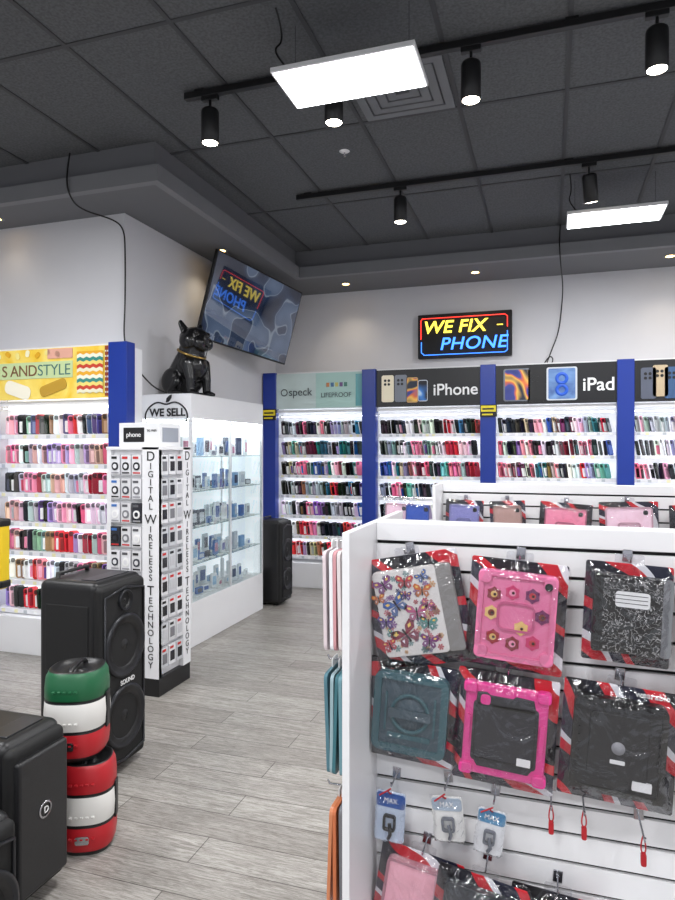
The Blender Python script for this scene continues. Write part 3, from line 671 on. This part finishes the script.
def pkg(kind,X,Z,w,h,tilt=0,Y=1.80,yaw=0,name='tablet_case_package',wallY=None,card=True,hk=True):
    e=empty(name,(X,Y,Z),(0,math.radians(tilt),math.radians(yaw)))
    if card:
        rrect('backing_card',w*1.05,h*1.08,0.006,-0.006,-0.002,M_swoosh,e)
    rrect('hang_tab',0.07,0.028,0.006,-0.005,-0.003,M_bag,e,cz=h*0.52+0.014)
    cw,ch=w*0.82,h*0.84
    if kind=='butterfly':
        rrect('case_cover',cw*0.84,ch,0.012,-0.027,-0.006,P('ivory_leatherette',(220,217,214),0.4),e,cx=-cw*0.08,bevel=0.003)
        rrect('case_flap',cw*0.22,ch*1.0,0.01,-0.024,-0.006,P('taupe_leatherette',(132,130,128),0.5),e,cx=cw*0.43,bevel=0.003)
        vc=VC(); cols=[(122,60,120),(180,60,70),(200,110,60),(70,100,160),(180,90,130),(90,64,130),(80,140,135),(130,50,70)]
        pos=[(-.32,.36,.030),(-.04,.37,.026),(.17,.24,.026),(-.20,.10,.036),(.05,-.02,.034),(-.38,-.10,.025),(.17,-.16,.026),(-.14,-.27,.042),(.14,-.38,.026),(-.38,-.38,.022),(-.42,.2,.020),(.2,.41,.020),(.2,.06,.018),(-.06,.2,.018),(-.32,-.24,.016)]
        for i in range(90):
            flower(vc,(random.uniform(-.46,.28))*cw,random.uniform(-.46,.46)*ch,random.uniform(0.004,0.009),random.choice([(190,120,130),(140,100,150),(120,150,150),(200,160,120),(90,90,120),(180,80,90)]))
        for i,(px,pz,s) in enumerate(pos): butterfly(vc,px*cw-cw*0.04,pz*ch*0.94,s,cols[i%8],random.uniform(-.6,.6))
        fixn(vc.build('butterfly_print',e))
    elif kind=='kids':
        mp=P('pink_foam',(222,118,160),0.5)
        rrect('case_body',cw,ch,0.022,-0.03,-0.006,mp,e,bevel=0.005)
        frame('case_rim',cw*1.03,ch*1.03,0.026,0.014,-0.036,-0.006,mp,e)
        for sx in (1,-1):
            for sz in (1,-1): rrect('corner_bumper',0.036,0.036,0.014,-0.038,-0.006,mp,e,cx=sx*(cw/2-0.014),cz=sz*(ch/2-0.014),bevel=0.004)
        vc=VC()
        pp=[(-.30,.24),(-.06,.28),(.2,.27),(-.32,.02),(-.28,-.26),(-.02,-.31),(.24,-.27),(.34,.04),(.08,-.12)]
        for i,(px,pz) in enumerate(pp):
            s=0.016
            vc.prism([(s*(1+.25*(j%2))*math.cos(k),s*(1+.25*(j%2))*math.sin(k)) for j,k in enumerate([j*math.pi/6 for j in range(12)])],0.003,Matrix.Translation((px*cw,-0.031,pz*ch)),[(130,40,50),(200,60,110),(110,40,90),(225,190,120),(150,30,40)][i%5])
            vc.prism([(0.009*math.cos(k),0.009*math.sin(k)) for k in [j*math.pi/5 for j in range(10)]],0.005,Matrix.Translation((px*cw,-0.031,pz*ch)),[(220,180,110),(235,150,180),(190,60,70),(120,50,40)][i%4])
            vc.prism([(0.004*math.cos(k),0.004*math.sin(k)) for k in [j*math.pi/4 for j in range(8)]],0.007,Matrix.Translation((px*cw+0.002,-0.031,pz*ch)),(60,30,30))
        fixn(vc.build('stickers',e))
        rrect('camera_opening',0.02,0.02,0.009,-0.0385,-0.03,M_black,e,cx=cw*0.40,cz=ch*0.40)
        frame('hand_grip',cw*0.50,ch*0.34,0.02,0.006,-0.034,-0.03,P('deep_pink',(190,88,130),0.5),e)
    elif kind=='marble':
        mm=wavy('composition_print',[(16,16,18),(16,16,18),(190,190,190),(16,16,18),(16,16,18)],80,0.6,'NOISE',pos=[0,0.50,0.53,0.56,0.7],detail=2)
        rrect('case_cover',cw,ch,0.01,-0.024,-0.006,mm,e,bevel=0.003)
        rrect('spine',cw*0.14,ch,0.008,-0.0255,-0.006,M_black,e,cx=-cw*0.44)
        rrect('title_label',cw*0.5,ch*0.20,0.008,-0.0258,-0.02,M_label,e,cx=0.01,cz=ch*0.20)
        boxes('label_lines',[((-0.03,-0.0265,ch*0.20+k*0.010),(0.045,-0.0255,ch*0.20+k*0.010+0.0015)) for k in (-1,0,1)],M_txtk,e)
        rrect('side_flap',cw*0.16,ch*0.98,0.008,-0.022,-0.006,P('grey_flap',(120,122,126),0.5),e,cx=cw*0.56)
    elif kind=='teal':
        mt=P('teal_rubber',(56,94,102),0.5); mg=P('slate_rubber',(62,80,90),0.5)
        rrect('case_body',cw,ch,0.02,-0.026,-0.006,mg,e,bevel=0.004)
        frame('bumper_frame',cw*1.03,ch*1.03,0.024,0.02,-0.033,-0.006,mt,e)
        lathe('swivel_ring',[(0.056,0),(0.056,0.006),(0.048,0.006),(0.046,0.002),(0.046,0),(0.056,0)],mt,e,(0,-0.026,0),(math.pi/2,0,0))
        lathe('swivel_disc',[(0,0.003),(0.040,0.003),(0.042,0)],mg,e,(0,-0.026,0),(math.pi/2,0,0))
        rrect('hand_strap',0.12,0.026,0.006,-0.037,-0.03,mg,e)
        rrect('kickstand',cw*0.6,0.014,0.004,-0.03,-0.026,mt,e,cz=-ch*0.30)
        for sx in (1,-1): rrect('rib',0.006,ch*0.5,0.002,-0.03,-0.026,mt,e,cx=sx*cw*0.34)
    elif kind=='hotpink':
        mp=P('hot_pink_rubber',(228,62,148),0.4); mk=P('charcoal_shell',(42,42,48),0.5)
        rrect('bumper',cw*1.04,ch*1.04,0.024,-0.026,-0.006,mp,e,bevel=0.005)
        prism('shell',rr_pts(cw*0.82,ch*0.68,0.010,4,0,-ch*0.02),-0.031,-0.02,mk,e,0.002)
        prism('shell_upper',[(-cw*0.38,ch*0.28),(cw*0.38,ch*0.28),(cw*0.34,ch*0.42),(cw*0.12,ch*0.43),(cw*0.08,ch*0.40),(-cw*0.2,ch*0.40),(-cw*0.25,ch*0.43),(-cw*0.37,ch*0.42)],-0.031,-0.02,mk,e,0.002)
        prism('shell_lower',[(-cw*0.32,-ch*0.42),(cw*0.32,-ch*0.42),(cw*0.38,-ch*0.34),(-cw*0.38,-ch*0.34)],-0.031,-0.02,mk,e,0.002)
        for sx in (1,-1):
            for sz in (1,-1): rrect('corner_guard',0.036,0.030,0.010,-0.034,-0.006,mp,e,cx=sx*(cw/2-0.008),cz=sz*(ch/2-0.008),bevel=0.004)
            rrect('side_grip',0.010,ch*0.3,0.004,-0.034,-0.006,mp,e,cx=sx*cw*0.46)
        frame('shell_ridge',cw*0.76,ch*0.62,0.01,0.003,-0.033,-0.031,M_black,e,cz=-ch*0.02)
        rrect('camera_cutout',0.026,0.026,0.008,-0.0335,-0.03,mp,e,cx=-cw*0.26,cz=ch*0.35)
        rrect('price_label',0.035,0.02,0.002,-0.0345,-0.033,M_label,e,cx=cw*0.26,cz=-ch*0.28)
    elif kind=='black':
        mk=P('charcoal_rubber',(34,34,37),0.5)
        rrect('case_body',cw,ch,0.018,-0.026,-0.006,mk,e,bevel=0.004)
        frame('bumper_frame',cw*1.03,ch*1.03,0.022,0.014,-0.032,-0.006,M_black,e)
        rrect('center_panel',cw*0.66,ch*0.72,0.012,-0.030,-0.02,mk,e,bevel=0.003)
        lathe('logo_window',[(0.016,0.0),(0.016,0.002),(0.0,0.002)],P('logo_grey',(150,150,155),0.4),e,(0,-0.030,0.0),(math.pi/2,0,0),24)
        rrect('price_label',0.045,0.022,0.002,-0.0335,-0.026,M_label,e,cx=cw*0.28,cz=-ch*0.36)
        rrect('brand_label',0.035,0.010,0.002,-0.0315,-0.03,M_label,e,cz=-0.035)
        boxes('grip_ribs',[((sx*cw*0.44-0.003,-0.034,k*0.02-0.05),(sx*cw*0.44+0.003,-0.031,k*0.02-0.04)) for sx in (1,-1) for k in range(6)],mk,e)
        text('hang_print','wearable',0.022,(w*0.28,-0.0075,h*0.49),FY,M_txtw,e)
    else:
        col={'rose':(210,145,160),'grey':(62,64,70),'dark':(28,28,32),'lilac':(140,140,200),'tan':(186,150,142),'pink':(216,115,145),'blue':(50,90,190),'palepink':(232,184,200)}[kind]
        mk=wavy('marbled_%s'%kind,[col,tuple(min(255,k+35) for k in col)],9,2,'NOISE') if kind in('rose','pink','palepink') else P('cover_%s'%kind,col,0.45)
        rm=P('rim_%s'%kind,tuple(int(k*0.85) for k in col),0.5)
        rrect('case_cover',cw,ch,0.014,-0.024,-0.006,mk,e,bevel=0.003)
        frame('case_rim',cw*1.02,ch*1.02,0.016,0.008,-0.028,-0.006,rm,e)
        rrect('camera_opening',0.025,0.025,0.008,-0.026,-0.02,M_black,e,cx=cw*0.36,cz=ch*0.38)
        if kind in('pink','lilac','palepink'): frame('handle_ring',cw*0.5,ch*0.3,0.02,0.01,-0.036,-0.024,rm,e)
    bag(e,w*1.08,h*1.07,-0.036)
    if hk: hook(e,0,h*0.52+0.012,(wallY-Y) if wallY else 0.05,0.075)
    return e
W1=1.85
pkg('butterfly',-0.348,1.055,0.262,0.285,-11,wallY=W1)
pkg('kids',-0.083,1.060,0.238,0.27,4,wallY=W1)
pkg('marble',0.188,1.085,0.195,0.235,3,wallY=W1)
pkg('teal',-0.366,0.768,0.245,0.255,4,wallY=W1)
pkg('hotpink',-0.112,0.750,0.25,0.28,4,wallY=W1)
pkg('black',0.166,0.750,0.26,0.28,4,wallY=W1)
pkg('black',0.46,1.06,0.25,0.28,-3,wallY=W1)
pkg('grey',0.47,0.75,0.25,0.28,2,wallY=W1)
pkg('rose',-0.355,0.235,0.22,0.27,9,wallY=W1)
pkg('grey',-0.185,0.22,0.23,0.27,9,Y=1.77,wallY=W1)
pkg('dark',0.01,0.20,0.22,0.26,5,wallY=W1)
W2=4.14
pkg('lilac',-0.50,1.05,0.22,0.26,2,Y=4.09,wallY=W2)
pkg('tan',-0.235,1.05,0.20,0.26,-3,Y=4.09,wallY=W2)
pkg('pink',0.09,1.04,0.28,0.27,4,Y=4.09,wallY=W2)
pkg('palepink',0.44,1.05,0.30,0.28,-2,Y=4.09,wallY=W2)
pkg('grey',0.80,1.04,0.28,0.28,-2,Y=4.09,wallY=W2)
sd=empty('side_hung_case_packages')
for (X,k,yw,yy) in ((-0.765,'blue',12,3.93),(-0.90,'palepink',-8,3.98)):
    q=pkg(k,X,1.06,0.17,0.25,2,Y=yy,yaw=yw,hk=False,card=False); q.name='side_package'; q.parent=sd
tube('hang_arm',[(-0.66,3.98,1.205),(-1.0,3.98,1.205),(-1.01,3.98,1.22)],0.004,M_metal,sd)
tube('hang_arm_b',[(-0.66,3.93,1.205),(-0.86,3.93,1.205),(-0.87,3.93,1.22)],0.004,M_metal,sd)
def endstack(x,yc,ztops,cols,h=0.27,wd=0.2):
    e=empty('hanging_case_packages')
    vc=VC()
    for zt,cc in zip(ztops,cols):
        for k,c in enumerate(cc):
            M0=Matrix.Translation((x-0.014-0.014*k,yc+random.uniform(-.01,.01),zt-h/2-0.015))@Matrix.Rotation(math.radians(90+random.uniform(-3,3)),4,'Z')@Matrix.Rotation(math.radians(random.uniform(-2,2)),4,'X')
            vc.prism(rr_pts(wd,h,0.015,3),0.009,M0,c)
            vc.prism(rr_pts(0.05,0.03,0.006,3),0.003,M0@Matrix.Translation((0,0,h/2+0.008)),(235,235,235))
    fixn(vc.build('packages',e))
    for zt in ztops:
        tube('hook',[(x-0.001,yc,zt),(x-0.075,yc,zt),(x-0.08,yc,zt+0.01)],0.003,M_metal,e)
    return e
endstack(-0.50,1.70,[1.25,0.925,0.58],[[(225,215,215),(205,150,155),(235,235,238),(215,200,204)],[(110,150,160),(60,110,120),(150,175,182),(80,120,132)],[(120,120,125),(195,110,70),(205,130,90)]],0.26,0.18)
def tag(X,Z,c1,c2,w=0.085,h=0.14):
    e=empty('hang_tag_accessory',(X,1.79,Z),(0,math.radians(random.uniform(-6,10)),0))
    rrect('card',w,h,0.01,-0.004,0,P('tag_%d_%d_%d'%c1,c1,0.4),e)
    rrect('card_header',w*0.96,h*0.28,0.008,-0.006,-0.004,P('tag_%d_%d_%d'%c2,c2,0.4),e,cz=h*0.33)
    dm=M_black if c1[0]<230 else P('graphite',(110,115,125))
    frame('device_mount',w*0.42,h*0.32,0.008,0.006,-0.016,-0.006,dm,e,cz=-h*0.10)
    tube('device_arm',[(0,-0.008,-h*0.12),(0.006,-0.018,-h*0.3),(0.0,-0.012,-h*0.42)],0.005,dm,e)
    text('tag_text','MAX',0.018,(0,-0.0075,h*0.33),FY,M_txtw,e)
    tube('red_tie',[(0,-0.004,h*0.46),(-0.012,-0.02,h*0.56),(0.006,-0.01,h*0.62),(-0.03,-0.02,h*0.45)],0.0022,P('red_cord',(170,30,40),0.5),e,smooth=True)
    hook(e,0,h*0.5+0.02,0.06,0.07); bag(e,w*1.02,h*1.02,-0.028)
tag(-0.425,0.468,(200,215,235),(50,90,160)); tag(-0.262,0.49,(236,236,232),(170,185,200),0.085,0.12); tag(-0.150,0.475,(236,238,240),(80,140,180),0.075,0.12)
for X,Z in [(0.006,0.54),(0.085,0.54),(0.222,0.50)]:
    e=empty('peg_hook',(X,1.85,Z)); hook(e,0,0.05,0,0.12)
    tube('security_tag_loop',[(0,-0.09,0.05),(0.008,-0.092,0.02),(0,-0.094,0.0),(-0.008,-0.092,0.02),(0,-0.09,0.05)],0.0018,P('red_cord',(170,30,40),0.5),e,smooth=True)
    rrect('security_tag',0.013,0.032,0.005,-0.10,-0.09,P('red_tag',(170,28,38),0.4),e,cz=-0.008)

# ---------- cables
tube('wall_cable',[(-3.13,3.68,3.54),(-3.15,3.67,3.40),(-3.14,3.67,3.27),(-3.16,3.8,3.20),(-3.08,4.10,3.22),(-3.02,4.13,3.15),(-3.01,4.13,3.0),(-3.01,4.13,2.6),(-3.02,4.12,2.3),(-2.95,4.14,2.15),(-2.90,4.2,2.05),(-2.85,4.3,1.96),(-2.80,4.36,1.94)],0.006,M_black,smooth=True)
tube('sign_cable',[(0.10,6.22,3.54),(0.09,6.20,3.40),(0.10,6.2,3.2),(0.13,6.6,3.1),(0.13,6.98,3.0),(0.10,6.98,2.7),(0.02,6.98,2.5),(-0.02,6.97,2.38)],0.006,M_black,smooth=True)
tube('loose_cable',[(-0.05,6.9,2.36),(0.0,6.85,2.45),(0.05,6.9,2.42),(0.03,6.85,2.37)],0.006,M_black,smooth=True)
# ---------- world / camera
w=bpy.data.worlds.new('daylight'); S.world=w; w.use_nodes=True
w.node_tree.nodes['Background'].inputs['Color'].default_value=(0.90,0.94,1,1); w.node_tree.nodes['Background'].inputs['Strength'].default_value=0.95
c=bpy.data.cameras.new('camera'); co=bpy.data.objects.new('camera',c); link(co)
c.sensor_fit='HORIZONTAL'; c.sensor_width=36; c.lens=650*36/675; c.clip_start=0.05
co.location=(0,0,1.5); co.rotation_euler=(math.pi/2,0,math.radians(18))
S.camera=co
S.view_settings.view_transform='Standard'
S.view_settings.exposure=0.0
for o in bpy.data.objects:
    if o.type=='MESH' and o.name.split('.')[0] not in('floor',) and len(o.data.polygons)<60: fixn(o)
